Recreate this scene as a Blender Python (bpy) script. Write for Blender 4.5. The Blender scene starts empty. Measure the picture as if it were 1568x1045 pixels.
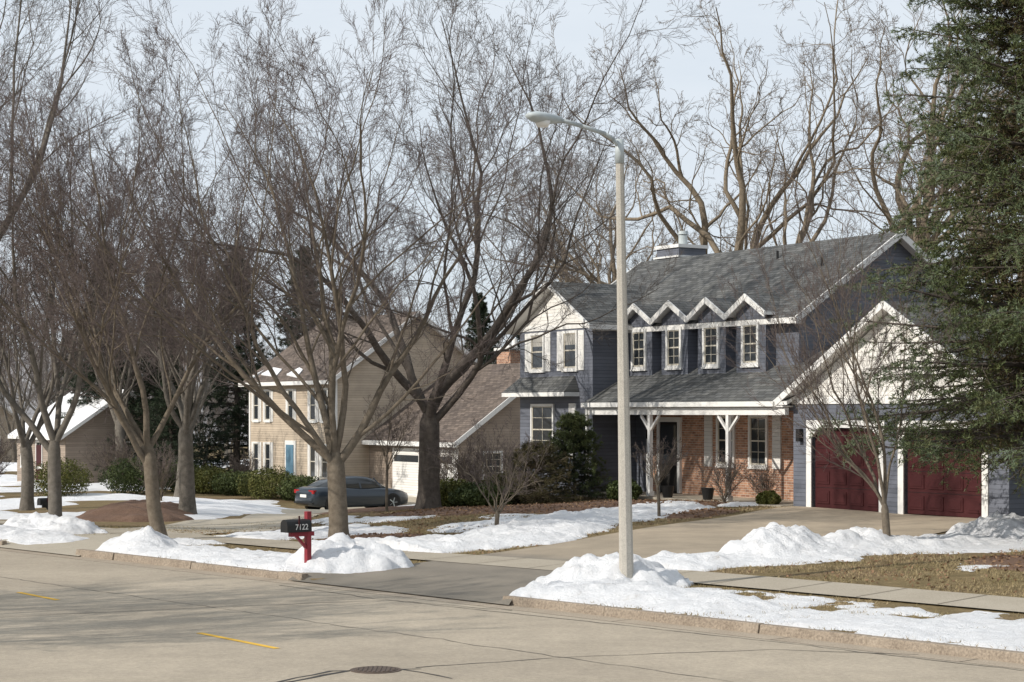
import bpy, bmesh, math, numpy as np
from mathutils import Vector, Matrix
sc=bpy.context.scene
D=bpy.data
# ------------------------------------------------------------------ helpers
def link(o,parent=None):
    sc.collection.objects.link(o)
    if parent: o.parent=parent
    return o
def empty(name,loc=(0,0,0),rz=0):
    e=D.objects.new(name,None); e.location=loc; e.rotation_euler=(0,0,rz); e.empty_display_size=.2
    return link(e)
def N(nt,t,**k):
    n=nt.nodes.new(t)
    for a,b in k.items(): setattr(n,a,b)
    return n
def newmat(name,rough=.8,spec=.3):
    m=D.materials.new(name); m.use_nodes=True; nt=m.node_tree
    b=nt.nodes['Principled BSDF']; b.inputs['Roughness'].default_value=rough
    b.inputs['Specular IOR Level'].default_value=spec
    return m,nt,b
def c4(c): return (c[0],c[1],c[2],1)
def ramp(nt,fac,stops):
    r=N(nt,'ShaderNodeValToRGB'); e=r.color_ramp.elements
    while len(e)<len(stops): e.new(.5)
    for i,(p,c) in enumerate(stops):
        e[i].position=p; e[i].color=c4(c)
    nt.links.new(fac,r.inputs[0]); return r.outputs[0]
def noise(nt,scale,detail=4,rough=.6,vec=None):
    n=N(nt,'ShaderNodeTexNoise'); n.inputs['Scale'].default_value=scale
    n.inputs['Detail'].default_value=detail; n.inputs['Roughness'].default_value=rough
    if vec is None:
        vec=N(nt,'ShaderNodeTexCoord').outputs['Object']
    nt.links.new(vec,n.inputs['Vector']); return n.outputs['Fac']
def math_(nt,op,a,b=None):
    m=N(nt,'ShaderNodeMath',operation=op)
    for i,v in enumerate((a,b)):
        if v is None: continue
        if isinstance(v,(int,float)): m.inputs[i].default_value=v
        else: nt.links.new(v,m.inputs[i])
    return m.outputs[0]
def mixc(nt,fac,a,b,mode='MIX'):
    m=N(nt,'ShaderNodeMix',data_type='RGBA',blend_type=mode)
    for i,v in ((0,fac),(6,a),(7,b)):
        if isinstance(v,(int,float)): m.inputs[i].default_value=v
        elif isinstance(v,tuple): m.inputs[i].default_value=c4(v)
        else: nt.links.new(v,m.inputs[i])
    return m.outputs[2]
def bump(nt,b,h,strength=.4,dist=.02):
    n=N(nt,'ShaderNodeBump'); n.inputs['Strength'].default_value=strength; n.inputs['Distance'].default_value=dist
    nt.links.new(h,n.inputs['Height']); nt.links.new(n.outputs[0],b.inputs['Normal'])
def M_noise(name,c1,c2,scale=3,rough=.85,bs=.3,bd=.01,spec=.3,fine=None):
    m,nt,b=newmat(name,rough,spec)
    f=noise(nt,scale,6,.65)
    col=ramp(nt,f,[(.3,c1),(.7,c2)])
    if fine:
        f2=noise(nt,fine,3,.7); col=mixc(nt,.5,col,ramp(nt,f2,[(.3,tuple(x*.55 for x in c1)),(.7,tuple(min(1,x*1.4) for x in c2))]))
        f=f2
    nt.links.new(col,b.inputs['Base Color'])
    if bs: bump(nt,b,f,bs,bd)
    return m
def M_siding(name,c,pitch=.115,var=.12):
    m,nt,b=newmat(name,.6,.3)
    tc=N(nt,'ShaderNodeTexCoord'); s=N(nt,'ShaderNodeSeparateXYZ'); nt.links.new(tc.outputs['Object'],s.inputs[0])
    z=math_(nt,'DIVIDE',s.outputs['Z'],pitch); fr=math_(nt,'FRACT',z)
    inv=math_(nt,'SUBTRACT',1.0,fr)
    f=noise(nt,1.2,5,.6)
    base=ramp(nt,f,[(.3,tuple(x*(1-var) for x in c)),(.7,tuple(x*(1+var) for x in c))])
    row=N(nt,'ShaderNodeTexWhiteNoise',noise_dimensions='1D'); nt.links.new(math_(nt,'FLOOR',z),row.inputs['W'])
    base=mixc(nt,.10,base,row.outputs['Value'],'OVERLAY')
    seam=ramp(nt,fr,[(0,(.45,.45,.45)),(.13,(1,1,1))])
    nt.links.new(mixc(nt,1.0,base,seam,'MULTIPLY'),b.inputs['Base Color'])
    bump(nt,b,inv,.8,.02); return m
def M_shingle(name,c,axis='X'):
    m,nt,b=newmat(name,.95,.15)
    tc=N(nt,'ShaderNodeTexCoord'); s=N(nt,'ShaderNodeSeparateXYZ'); nt.links.new(tc.outputs['Object'],s.inputs[0])
    cb=N(nt,'ShaderNodeCombineXYZ'); nt.links.new(s.outputs[axis],cb.inputs[0])
    nt.links.new(math_(nt,'MULTIPLY',s.outputs['Z'],1.8),cb.inputs[1])
    br=N(nt,'ShaderNodeTexBrick'); nt.links.new(cb.outputs[0],br.inputs['Vector'])
    br.inputs['Scale'].default_value=1; br.inputs['Brick Width'].default_value=.32; br.inputs['Row Height'].default_value=.145
    br.inputs['Mortar Size'].default_value=.012; br.inputs['Bias'].default_value=0
    br.inputs['Color1'].default_value=c4(tuple(x*.72 for x in c)); br.inputs['Color2'].default_value=c4(tuple(x*1.3 for x in c))
    br.inputs['Mortar'].default_value=c4(tuple(x*.45 for x in c))
    f=noise(nt,1.1,5,.65); st=ramp(nt,f,[(.3,(.75,.75,.77)),(.7,(1.2,1.17,1.12))])
    nt.links.new(mixc(nt,1.0,br.outputs['Color'],st,'MULTIPLY'),b.inputs['Base Color'])
    bump(nt,b,br.outputs['Fac'],-.5,.01); return m
def M_brick(name):
    m,nt,b=newmat(name,.9,.2)
    tc=N(nt,'ShaderNodeTexCoord'); s=N(nt,'ShaderNodeSeparateXYZ'); nt.links.new(tc.outputs['Object'],s.inputs[0])
    cb=N(nt,'ShaderNodeCombineXYZ'); nt.links.new(math_(nt,'ADD',s.outputs['X'],s.outputs['Y']),cb.inputs[0]); nt.links.new(s.outputs['Z'],cb.inputs[1])
    br=N(nt,'ShaderNodeTexBrick'); nt.links.new(cb.outputs[0],br.inputs['Vector'])
    br.inputs['Scale'].default_value=1; br.inputs['Brick Width'].default_value=.21; br.inputs['Row Height'].default_value=.075
    br.inputs['Mortar Size'].default_value=.008; br.inputs['Bias'].default_value=0
    br.inputs['Color1'].default_value=(.50,.28,.18,1); br.inputs['Color2'].default_value=(.27,.135,.09,1); br.inputs['Mortar'].default_value=(.48,.43,.37,1)
    f=noise(nt,4,5,.65); st=ramp(nt,f,[(.3,(.75,.75,.75)),(.7,(1.3,1.25,1.2))])
    nt.links.new(mixc(nt,1.0,br.outputs['Color'],st,'MULTIPLY'),b.inputs['Base Color'])
    bump(nt,b,br.outputs['Fac'],-.5,.01); return m
def M_bark(name,c1,c2,bs=.6):
    m,nt,b=newmat(name,.95,.1)
    f=noise(nt,6,5,.7); nt.links.new(ramp(nt,f,[(.3,c1),(.7,c2)]),b.inputs['Base Color'])
    if bs: bump(nt,b,noise(nt,14,4,.7),bs,.03)
    return m
def vary_mat(name,c1,c2,c3,scale,rough=.7):
    m,nt,b=newmat(name,rough,.25)
    f=noise(nt,scale,5,.7); nt.links.new(ramp(nt,f,[(.3,c1),(.5,c2),(.7,c3)]),b.inputs['Base Color']); return m

white=M_noise('white_paint',(.70,.69,.66),(.78,.77,.75),2.5,.55,.05)
cream=M_noise('cream_sash',(.50,.46,.38),(.58,.54,.46),4,.6,.0)
glass,nt_,b_=newmat('window_glass',.06,.6); b_.inputs['Base Color'].default_value=(.035,.04,.045,1)
curt=M_noise('blind',(.30,.29,.26),(.40,.38,.35),3,.9,.0)
purple=M_siding('slate_siding',(.122,.131,.158))
whites=M_siding('white_siding',(.72,.70,.66),var=.05)
tans=M_siding('tan_siding',(.47,.39,.30))
tanb=M_siding('brown_siding',(.31,.25,.20))
shX=M_shingle('gray_shingle_x',(.115,.118,.118)); shY=M_shingle('gray_shingle_y',(.115,.118,.118),'Y')
brX=M_shingle('brown_shingle_x',(.14,.115,.10)); brY=M_shingle('brown_shingle_y',(.14,.115,.10),'Y')
brick=M_brick('brick')
maroon=M_noise('maroon_door',(.048,.012,.013),(.062,.016,.017),1.5,.6,.05,spec=.2)
black=M_noise('black_paint',(.012,.012,.013),(.02,.02,.02),4,.4,.05)
dark=M_noise('dark_interior',(.02,.018,.016),(.03,.028,.026),2,.9,0)
metal=M_noise('galvanized_metal',(.36,.40,.41),(.47,.51,.52),6,.45,.05)
concr=M_noise('concrete',(.34,.30,.235),(.44,.395,.32),2.0,.9,.25,.004,fine=60)
snowm,nt_,b_=newmat('snow',.6,.3)
f_=noise(nt_,2.2,8,.72); nt_.links.new(ramp(nt_,f_,[(.27,(.48,.45,.41)),(.38,(.79,.79,.80)),(.7,(.87,.88,.90))]),b_.inputs['Base Color'])
bump(nt_,b_,noise(nt_,7,8,.78),.9,.10)

def npmesh(name,V,F,mat,smooth=False,parent=None,mi=None):
    V=np.asarray(V,dtype=np.float32); F=np.asarray(F,dtype=np.int32)
    me=D.meshes.new(name); k=F.shape[1]
    me.vertices.add(len(V)); me.vertices.foreach_set('co',V.ravel())
    me.loops.add(F.size); me.loops.foreach_set('vertex_index',F.ravel())
    me.polygons.add(len(F)); me.polygons.foreach_set('loop_start',np.arange(0,F.size,k,dtype=np.int32))
    try: me.polygons.foreach_set('loop_total',np.full(len(F),k,dtype=np.int32))
    except Exception: pass
    for m in (mat if isinstance(mat,(list,tuple)) else [mat]): me.materials.append(m)
    if mi is not None: me.polygons.foreach_set('material_index',np.asarray(mi,dtype=np.int32))
    if smooth: me.polygons.foreach_set('use_smooth',np.ones(len(F),dtype=bool))
    me.update(calc_edges=True)
    o=D.objects.new(name,me); return link(o,parent)

class MB:
    def __init__(s): s.v=[];s.f=[];s.m=[];s.mats=[]
    def mi(s,mat):
        if mat not in s.mats: s.mats.append(mat)
        return s.mats.index(mat)
    def add(s,vs,fs,mat):
        o=len(s.v); s.v+= [tuple(p) for p in vs]; i=s.mi(mat)
        for f in fs: s.f.append([o+a for a in f]); s.m.append(i)
    def hexa(s,p,mat):
        s.add(p,[(0,1,2,3),(4,5,6,7),(0,1,5,4),(1,2,6,5),(2,3,7,6),(3,0,4,7)],mat)
    def box(s,x0,x1,y0,y1,z0,z1,mat):
        s.hexa([(x0,y0,z0),(x1,y0,z0),(x1,y1,z0),(x0,y1,z0),(x0,y0,z1),(x1,y0,z1),(x1,y1,z1),(x0,y1,z1)],mat)
    def prism(s,poly,off,mat):
        n=len(poly); a=[tuple(p) for p in poly]; b=[(p[0]+off[0],p[1]+off[1],p[2]+off[2]) for p in poly]
        s.add(a+b,[tuple(range(n)),tuple(range(n,2*n))]+[(i,(i+1)%n,n+(i+1)%n,n+i) for i in range(n)],mat)
    def beam(s,p,q,side,up,mat):
        p=Vector(p);q=Vector(q);side=Vector(side);up=Vector(up)
        s.hexa([p,p+side,q+side,q,p+up,p+side+up,q+side+up,q+up],mat)
    def cyl(s,p,q,r0,r1,n,mat):
        p=Vector(p);q=Vector(q);d=(q-p).normalized();a=d.orthogonal().normalized();b=d.cross(a)
        vs=[p+(a*math.cos(2*math.pi*i/n)+b*math.sin(2*math.pi*i/n))*r0 for i in range(n)]+[q+(a*math.cos(2*math.pi*i/n)+b*math.sin(2*math.pi*i/n))*r1 for i in range(n)]
        s.add(vs,[tuple(range(n)),tuple(range(n,2*n))]+[(i,(i+1)%n,n+(i+1)%n,n+i) for i in range(n)],mat)
    def done(s,name,parent=None,smooth=False,bevel=0):
        me=D.meshes.new(name); me.from_pydata(s.v,[],s.f)
        for m in s.mats: me.materials.append(m)
        me.polygons.foreach_set('material_index',s.m)
        bm=bmesh.new(); bm.from_mesh(me); bmesh.ops.recalc_face_normals(bm,faces=bm.faces); bm.to_mesh(me); bm.free()
        if smooth: me.polygons.foreach_set('use_smooth',[True]*len(me.polygons))
        o=D.objects.new(name,me); link(o,parent)
        if bevel:
            md=o.modifiers.new('b','BEVEL'); md.width=bevel; md.segments=2; md.limit_method='ANGLE'
        return o
# numpy value noise
_r=np.random.RandomState(3); _L=_r.rand(256,256)
def vn(x,y,sc_=1.,seed=0):
    x=np.asarray(x)*sc_+seed*17.3; y=np.asarray(y)*sc_+seed*31.7
    xi=np.floor(x).astype(int); yi=np.floor(y).astype(int); fx=x-xi; fy=y-yi
    fx=fx*fx*(3-2*fx); fy=fy*fy*(3-2*fy)
    a=_L[xi%256,yi%256];b=_L[(xi+1)%256,yi%256];c=_L[xi%256,(yi+1)%256];d=_L[(xi+1)%256,(yi+1)%256]
    return (a*(1-fx)+b*fx)*(1-fy)+(c*(1-fx)+d*fx)*fy
def fbm(x,y,s,seed=0,o=4):
    r=0;a=.5;t=0
    for i in range(o): r=r+a*vn(x,y,s,seed+i); t+=a; a*=.55; s*=2.05
    return r/t
def nrm(v): return v/np.maximum(np.linalg.norm(v,axis=-1,keepdims=True),1e-9)
# ------------------------------------------------------------------ terrain
def st(x,y):
    dx=np.asarray(x)+.25; dy=np.asarray(y)-29.6
    return .68*dx-.733*dy, .733*dx+.68*dy
def W(s,t): return (-.25+.68*s+.733*t, 29.6-.733*s+.68*t)
C=np.array([(8.2,50,.5),(12,44,.48),(5.5,54,.48),(2.3,59,.42),(.2,62.7,.35),(-8,84,-.7),(-4.7,83,-.6),(0,79,-.35),(-6.7,78,-1.12),(-6.8,70,-.85),(-7,60,-.5),
 (-7.5,50,-.12),(-16.6,91,-.65),(-30,112,-1.2),(-12,47,0),(-9.6,44,.05),(-40,130,-1.6),(20,80,.6),(0,110,-.6),(20,40,.45),(-25,70,-.8),(-14,70,-.35),
 (-4,42,.12),(3,46,.4),(7,40,.35),(0,50,.32),(-2.5,55,.2),(-4.5,65,-.6),(30,60,.6),(-60,200,-2),(0,250,-2),(60,200,-1),(12,60,.55),(-20,55,-.3)])
def sm(v): v=np.clip(v,0,1); return v*v*(3-2*v)
BR=[(-5.3,.1),(-16.9,-13.5)]
def G(x,y):
    x=np.asarray(x,float); y=np.asarray(y,float)
    w=0;z=0
    for cx,cy,cz in C:
        k=1./((x-cx)**2+(y-cy)**2+4.)**1.7; w=w+k; z=z+k*cz
    z=z/w; s,t=st(x,y)
    e=np.full_like(z,.12); far=sm(t/9.); out=e*(1-far)+z*far
    for a,b in BR:
        ins=sm((s-a+.25)/.25)*sm((b+.25-s)/.25); out=out*(1-ins)+out*ins*np.clip(t/1.8,0,1)
    out=np.where(t<.05,np.where(t>-11.3,-.04,.1),out)
    return out
tt=np.concatenate([[-400,-150,-60,-30,-20,-14,-11.5,-11.2,-6,0,.14],np.arange(.5,30,.5),np.arange(30,62,1),np.arange(62,110,2.5),np.geomspace(112,1500,18)])
ss=np.concatenate([-np.geomspace(1500,64,18),np.arange(-62,22,.6),np.geomspace(23,1200,18)])
S_,T_=np.meshgrid(ss,tt,indexing='ij'); X_=-.25+.68*S_+.733*T_; Y_=29.6-.733*S_+.68*T_
Z_=G(X_,Y_); a,b=S_.shape
V=np.stack([X_,Y_,Z_],-1).reshape(-1,3); idx=np.arange(a*b).reshape(a,b)
F=np.stack([idx[:-1,:-1],idx[1:,:-1],idx[1:,1:],idx[:-1,1:]],-1).reshape(-1,4)
gm,nt,b=newmat('lawn_dormant',.95,.1)
f1=noise(nt,.35,6,.65); f2=noise(nt,4,6,.75); f3=noise(nt,30,4,.7)
colA=ramp(nt,f1,[(.35,(.24,.18,.10)),(.5,(.17,.14,.07)),(.65,(.22,.15,.10))])
colB=ramp(nt,f2,[(.35,(.12,.09,.055)),(.6,(.30,.23,.135))])
cc=mixc(nt,.5,colA,colB); cc=mixc(nt,.7,cc,ramp(nt,f3,[(.3,(.45,.45,.45)),(.7,(1.4,1.35,1.25))]),'MULTIPLY')
nt.links.new(cc,b.inputs['Base Color']); bump(nt,b,f3,.8,.04)
npmesh('ground',V,F,gm,True)
def drape(name,hf,bb,res,mat,smooth=True):
    xs=np.arange(bb[0],bb[1],res); ys=np.arange(bb[2],bb[3],res)
    X,Y=np.meshgrid(xs,ys,indexing='ij'); h=hf(X,Y); Z=G(X,Y)+np.where(h>0,h,-.05)
    s,t=st(X,Y); Z=np.where(t<.2,.09,Z)
    V=np.stack([X,Y,Z],-1).reshape(-1,3); idx=np.arange(X.size).reshape(X.shape)
    F=np.stack([idx[:-1,:-1],idx[1:,:-1],idx[1:,1:],idx[:-1,1:]],-1).reshape(-1,4)
    ok=(h>0).reshape(-1)[F].any(1)&(t.reshape(-1)[F]>.0).all(1); F=F[ok]
    u,inv=np.unique(F.ravel(),return_inverse=True)
    return npmesh(name,V[u],inv.reshape(-1,4),mat,smooth)
# road
road,nt,b=newmat('road_asphalt_aged',.9,.2)
f1=noise(nt,.25,5,.6); f2=noise(nt,90,3,.7); f3=noise(nt,2.5,6,.7); f4=noise(nt,14,4,.75)
cc=ramp(nt,f1,[(.35,(.345,.30,.24)),(.65,(.43,.375,.30))])
cc=mixc(nt,.6,cc,ramp(nt,f2,[(.3,(.55,.55,.55)),(.7,(1.4,1.38,1.35))]),'MULTIPLY')
cc=mixc(nt,.6,cc,ramp(nt,f3,[(.3,(.78,.78,.78)),(.65,(1.08,1.07,1.05))]),'MULTIPLY')
cc=mixc(nt,.45,cc,ramp(nt,f4,[(.3,(.6,.6,.6)),(.65,(1.2,1.19,1.17))]),'MULTIPLY')
nt.links.new(cc,b.inputs['Base Color']); bump(nt,b,f2,.5,.006)
mb=MB()
def stq(mb,s0,s1,t0,t1,z,mat):
    mb.add([(*W(s0,t0),z),(*W(s1,t0),z),(*W(s1,t1),z),(*W(s0,t1),z)],[(0,1,2,3)],mat)
stq(mb,-400,300,-11.2,-.42,0,road); mb.done('road')
mb=MB()
gut=M_noise('gutter_concrete',(.25,.20,.15),(.40,.34,.265),1.4,.9,.3,.006,fine=40)
for i in range(-60,30):
    s0=i*3.0; stq(mb,s0+.01,s0+2.99,-.42,.02,.003,gut)
stq(mb,-180,90,-.42,.02,-.01,dark)
curb=M_noise('curb_concrete',(.15,.115,.085),(.33,.275,.215),2.2,.9,.4,.01,fine=30)
rng=np.random.RandomState(5)
def curbrun(a,b):
    s=a
    while s<b:
        e=min(b,s+rng.uniform(1.2,3.1)); j=rng.uniform(-.02,.02)
        p=[W(s,.0+j),W(e-.015,.0+j),W(e-.015,.17),W(s,.17)]; top=.135+rng.uniform(-.012,.014)
        q=[W(s,.035+j),W(e-.015,.035+j),W(e-.015,.17),W(s,.17)]
        mb.hexa([(*v,-.05) for v in p]+[(*v,top) for v in q],curb); s=e
curbrun(-180,-16.9); curbrun(-13.5,-5.3); curbrun(.1,90)
mb.done('kerb',bevel=.012)
# sidewalk, driveways
def strip(name,L,R,off,mat,n=60,m=10):
    def rs(P):
        P=np.array(P,float); d=np.r_[0,np.cumsum(np.hypot(*np.diff(P,axis=0).T))]; u=np.linspace(0,d[-1],n)
        return np.stack([np.interp(u,d,P[:,0]),np.interp(u,d,P[:,1])],1)
    L=rs(L);R=rs(R); k=np.linspace(0,1,m)[None,:,None]; P=L[:,None]*(1-k)+R[:,None]*k
    Z=G(P[...,0],P[...,1]); s,t=st(P[...,0],P[...,1]); Z=np.where(t<.06,0.0,Z)+off
    V=np.concatenate([P,Z[...,None]],-1).reshape(-1,3); idx=np.arange(n*m).reshape(n,m)
    F=np.stack([idx[:-1,:-1],idx[1:,:-1],idx[1:,1:],idx[:-1,1:]],-1).reshape(-1,4)
    return npmesh(name,V,F,mat,True)
swm=M_noise('sidewalk_concrete',(.30,.26,.20),(.40,.355,.285),1.2,.9,.25,.004,fine=50)
strip('sidewalk',[W(-70,3.5),W(40,3.5)],[W(-70,4.9),W(40,4.9)],.03,swm,240,5)
mb=MB() # sidewalk joints
jm=M_noise('joint_dirt',(.07,.055,.04),(.11,.09,.07),10,.95,0)
for i in range(-30,24):
    s=i*1.5; P=[W(s,3.52),W(s+.02,3.52),W(s+.02,4.88),W(s,4.88)]
    mb.add([(*p,float(G(*p))+.036) for p in P],[(0,1,2,3)],jm)
mb.done('sidewalk_joints')
drm,nt,b=newmat('driveway_surface',.9,.2)
tc=N(nt,'ShaderNodeTexCoord'); sp=N(nt,'ShaderNodeSeparateXYZ'); nt.links.new(tc.outputs['Object'],sp.inputs[0])
tv=math_(nt,'ADD',math_(nt,'MULTIPLY',sp.outputs['X'],.733),math_(nt,'MULTIPLY',sp.outputs['Y'],.68))
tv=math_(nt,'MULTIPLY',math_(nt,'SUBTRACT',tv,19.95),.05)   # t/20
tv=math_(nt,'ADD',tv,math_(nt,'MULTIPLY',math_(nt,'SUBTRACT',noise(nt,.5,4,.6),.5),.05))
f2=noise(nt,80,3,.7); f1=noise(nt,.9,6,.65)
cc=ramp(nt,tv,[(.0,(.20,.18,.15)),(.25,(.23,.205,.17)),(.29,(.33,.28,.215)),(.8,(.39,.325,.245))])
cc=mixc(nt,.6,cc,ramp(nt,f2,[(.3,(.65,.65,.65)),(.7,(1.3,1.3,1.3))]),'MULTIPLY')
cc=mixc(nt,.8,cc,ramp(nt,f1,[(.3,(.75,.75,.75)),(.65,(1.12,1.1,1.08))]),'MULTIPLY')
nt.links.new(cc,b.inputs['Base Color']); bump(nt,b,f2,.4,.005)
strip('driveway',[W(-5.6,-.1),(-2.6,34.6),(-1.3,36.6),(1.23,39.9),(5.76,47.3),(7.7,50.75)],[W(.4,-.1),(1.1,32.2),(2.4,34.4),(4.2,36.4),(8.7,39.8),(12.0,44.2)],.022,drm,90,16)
strip('driveway',[W(-17.2,-.1),(-11.3,44),(-9.8,50),(-9,60),(-9.4,72),(-8.0,80),(-7,83.2)],[W(-13.2,-.1),(-8.2,43),(-6.2,50),(-5,60),(-4.6,70),(-2.5,77),(-1.2,78.8)],.022,concr,90,12)
# road markings, cracks, manhole
yel=M_noise('yellow_road_paint',(.60,.36,.04),(.75,.46,.07),12,.8,.0)
tar=M_noise('tar_crack_filler',(.03,.028,.026),(.06,.055,.05),8,.6,.1)
mb=MB()
def line(mb,P,w,z,mat,jit=0):
    P=[Vector((p[0],p[1],0)) for p in P]; Q=[]
    for i in range(len(P)-1):
        n=max(1,int((P[i+1]-P[i]).length/.25))
        for j in range(n):
            q=P[i].lerp(P[i+1],j/n); Q.append(q+Vector((rng.normal(0,jit),rng.normal(0,jit),0)))
    Q.append(P[-1]); L=[]
    for i,q in enumerate(Q):
        d=(Q[min(i+1,len(Q)-1)]-Q[max(i-1,0)]).normalized(); nn=Vector((-d.y,d.x,0))*(w*(rng.uniform(.4,1.1) if jit else 1)/2)
        L+= [(q.x-nn.x,q.y-nn.y,z),(q.x+nn.x,q.y+nn.y,z)]
    mb.add(L,[(2*i,2*i+1,2*i+3,2*i+2) for i in range(len(Q)-1)],mat)
line(mb,[(-4.4,25.7),(-3.08,24.0)],.10,.005,yel); line(mb,[(-8.5,31.5),(-7.5,30.2)],.10,.005,yel); line(mb,[(-.4,20.3),(.9,18.6)],.1,.005,yel)
mb.done('road_centre_marking')
mb=MB()
line(mb,[(-3.4,19.8),(-2.2,21.6),(-1.9,22)],.10,.004,tar,.02)
line(mb,[(-2.9,20.6),(-2.2,21.9),(-1.1,22.1)],.07,.004,tar,.02)
line(mb,[(-1.3,22.0),(-.7,21.3)],.06,.0045,tar,.02)
line(mb,[(-1.2,22.2),(.8,23.2),(3.4,23.9),(5.2,23.4)],.03,.004,tar,.02)
line(mb,[(-9,27),(-5,29),(-2,30.2),(0,28.6)],.025,.004,tar,.03)
line(mb,[W(-5,-.7),W(-2,-.9),W(6,-.55),W(12,-.5)],.03,.0046,tar,.02)
line(mb,[W(-25,-3.9),W(-8,-3.6),W(10,-3.8)],.02,.0042,tar,.03)
mb.done('road_cracks')
mb=MB(); iron=M_noise('cast_iron',(.07,.05,.04),(.12,.09,.07),20,.7,.4)
mb.cyl((-1.64,22.0,-.02),(-1.64,22.0,.008),.31,.31,32,iron); mb.cyl((-1.64,22.0,0),(-1.64,22.0,.014),.26,.26,32,iron)
for i in range(-4,5):
    h=math.sqrt(max(.0,.24**2-(i*.055)**2)); mb.box(-1.64+i*.055-.012,-1.64+i*.055+.012,22-h,22+h,.013,.02,iron)
mb.done('manhole_cover')
# ------------------------------------------------------------------ snow
def capsule(x,y,x0,y0,x1,y1,w):
    dx=x1-x0;dy=y1-y0;L=dx*dx+dy*dy+1e-9; k=np.clip(((x-x0)*dx+(y-y0)*dy)/L,0,1)
    d=np.hypot(x-x0-k*dx,y-y0-k*dy)/w; return 1-d*d
def snowfn(segs,fs=1.):
    def f(x,y):
        h=np.full(x.shape,-1.)
        n1=fbm(x,y,1.3*fs,1,6); n2=fbm(x,y,3.2*fs,9,5); n3=fbm(x,y,1.5*fs,21,6); n4=fbm(x,y,6*fs,33,3)
        for (x0,y0,x1,y1,w,H,p) in segs:
            c=capsule(x,y,x0,y0,x1,y1,w)+(n1-.5)*1.3
            v=H*np.sign(c)*np.abs(c)**.85*(.4+.65*n2)-p*np.clip(n3-.44,0,1)*4*max(H,.08)+(n4-.5)*min(.08,H*.5)
            h=np.maximum(h,v)
        s,t=st(x,y); h=np.where(t<.19,-1,np.minimum(h,(t-.12)*1.0+n2*.06))
        lo=np.interp(t,[0,2,8,17,30],[-5.2,-4.9,-6.3,-9.0,-9.4]); hi=np.interp(t,[0,4.8,8,14,30],[-.1,-2.2,-2.4,-1.8,8])
        dd=np.maximum(lo-s,s-hi)+(n2-.5)*.7           # shovelled driveway, sloping shoulders
        h=np.where(t<20,np.minimum(h,dd*.62),h)
        h=np.where((t>3.6)&(t<4.8)&(h<.3),-1,h)      # shovelled sidewalk
        return h
    return f
def SW(s0,s1,t,w,H,p): return (*W(s0,t),*W(s1,t),w,H,p)
segs=[(.65,31.75,1.7,31.2,1.35,.74,0),(.25,31.0,.5,31.3,1.0,.35,0),SW(.6,3.4,1.3,1.1,.24,0),SW(3,9,1.2,1.25,.10,.35),SW(8,30,1.2,1.25,.10,.35),SW(2,20,2.6,.8,.06,.9),
 (3.1,34.1,11.8,39.6,1.15,.26,.05),(4.7,35.3,5.5,36,.95,.62,0),(6.4,36.3,7,36.8,.85,.45,0),(10.2,38.9,11.2,39.4,1.0,.62,0),(11.5,38.6,16,37,1.7,.25,.2),(3,33.9,6,34.6,.7,.12,.2),(8,36.3,11,37.4,1.0,.08,.4),
 SW(-6.2,-13,1.25,1.1,.20,.0),(-3.25,35.1,-2.9,35.2,1.1,.68,0),SW(-12.4,-12.9,1.1,.9,.5,0),SW(-17.3,-40,1.3,1.15,.25,.1),(-12,46.6,-11,45.6,1.1,.42,0),
 (-7.2,42.6,-3.6,45.6,1.3,.13,.25),(-6.0,44.6,-4.6,47.5,1.1,.12,.3),(-2.2,39.0,.1,40.6,1.15,.28,0),(-3.1,40.3,-.3,41.8,1.5,.24,.1),(-.3,41.2,1.3,45.2,1.75,.28,.1),(1.4,45.2,4.0,50.6,1.6,.24,.1),
 (3.0,51.8,4.6,52.2,1.0,.14,.3),(6.3,51.6,7.2,51.6,.5,.14,.2),(-1,45,.5,49,1.2,.08,.7),(-5,52,-3,50,1.1,.07,.7),(9,32.5,14,31,1.2,.04,1.8),(-12.5,43.8,-11.9,44.4,1.1,.15,.2)]
drape('snow_bank',snowfn(segs),(-24,17,18,56),.07,snowm)
def snow2(segs,fs):
    def f(x,y):
        h=np.full(x.shape,-1.); n1=fbm(x,y,1.3*fs,1,5); n3=fbm(x,y,1.3*fs,21,5)
        for (x0,y0,x1,y1,w,H,p) in segs:
            c=capsule(x,y,x0,y0,x1,y1,w)+(n1-.5)*1.3
            h=np.maximum(h,H*np.sign(c)*np.abs(c)**.8-p*np.clip(n3-.46,0,1)*4*H)
        return h
    return f
segs2=[(-11.7,58,-10.2,72,1.7,.12,.3),(-3.0,57,-3.3,62,1.0,.1,.7),(-24,72,-17,78,2.6,.14,.4),(-16,58,-12,63,1.8,.14,.4),(-13,66,-11.3,80,1.4,.12,.6),(-30,85,-20,90,3,.15,.5),(-26,60,-19,63,1.9,.15,.3),
 (-40,110,-24,104,5,.25,.4),(-20,100,-60,140,8,.3,.4),(0,70,.5,76,1.2,.12,.4),(-22,66,-18,69,1.6,.14,.4),(-34,78,-26,80,3.4,.18,.4),(-50,150,-20,150,10,.25,.4),(-19,82,-14,79,1.6,.12,.5)]
drape('snow_patches',snow2(segs2,.6),(-75,4,56,165),.28,snowm)
mul=M_noise('wood_mulch',(.10,.058,.042),(.20,.125,.085),3,.95,.9,.05,fine=25)
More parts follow.
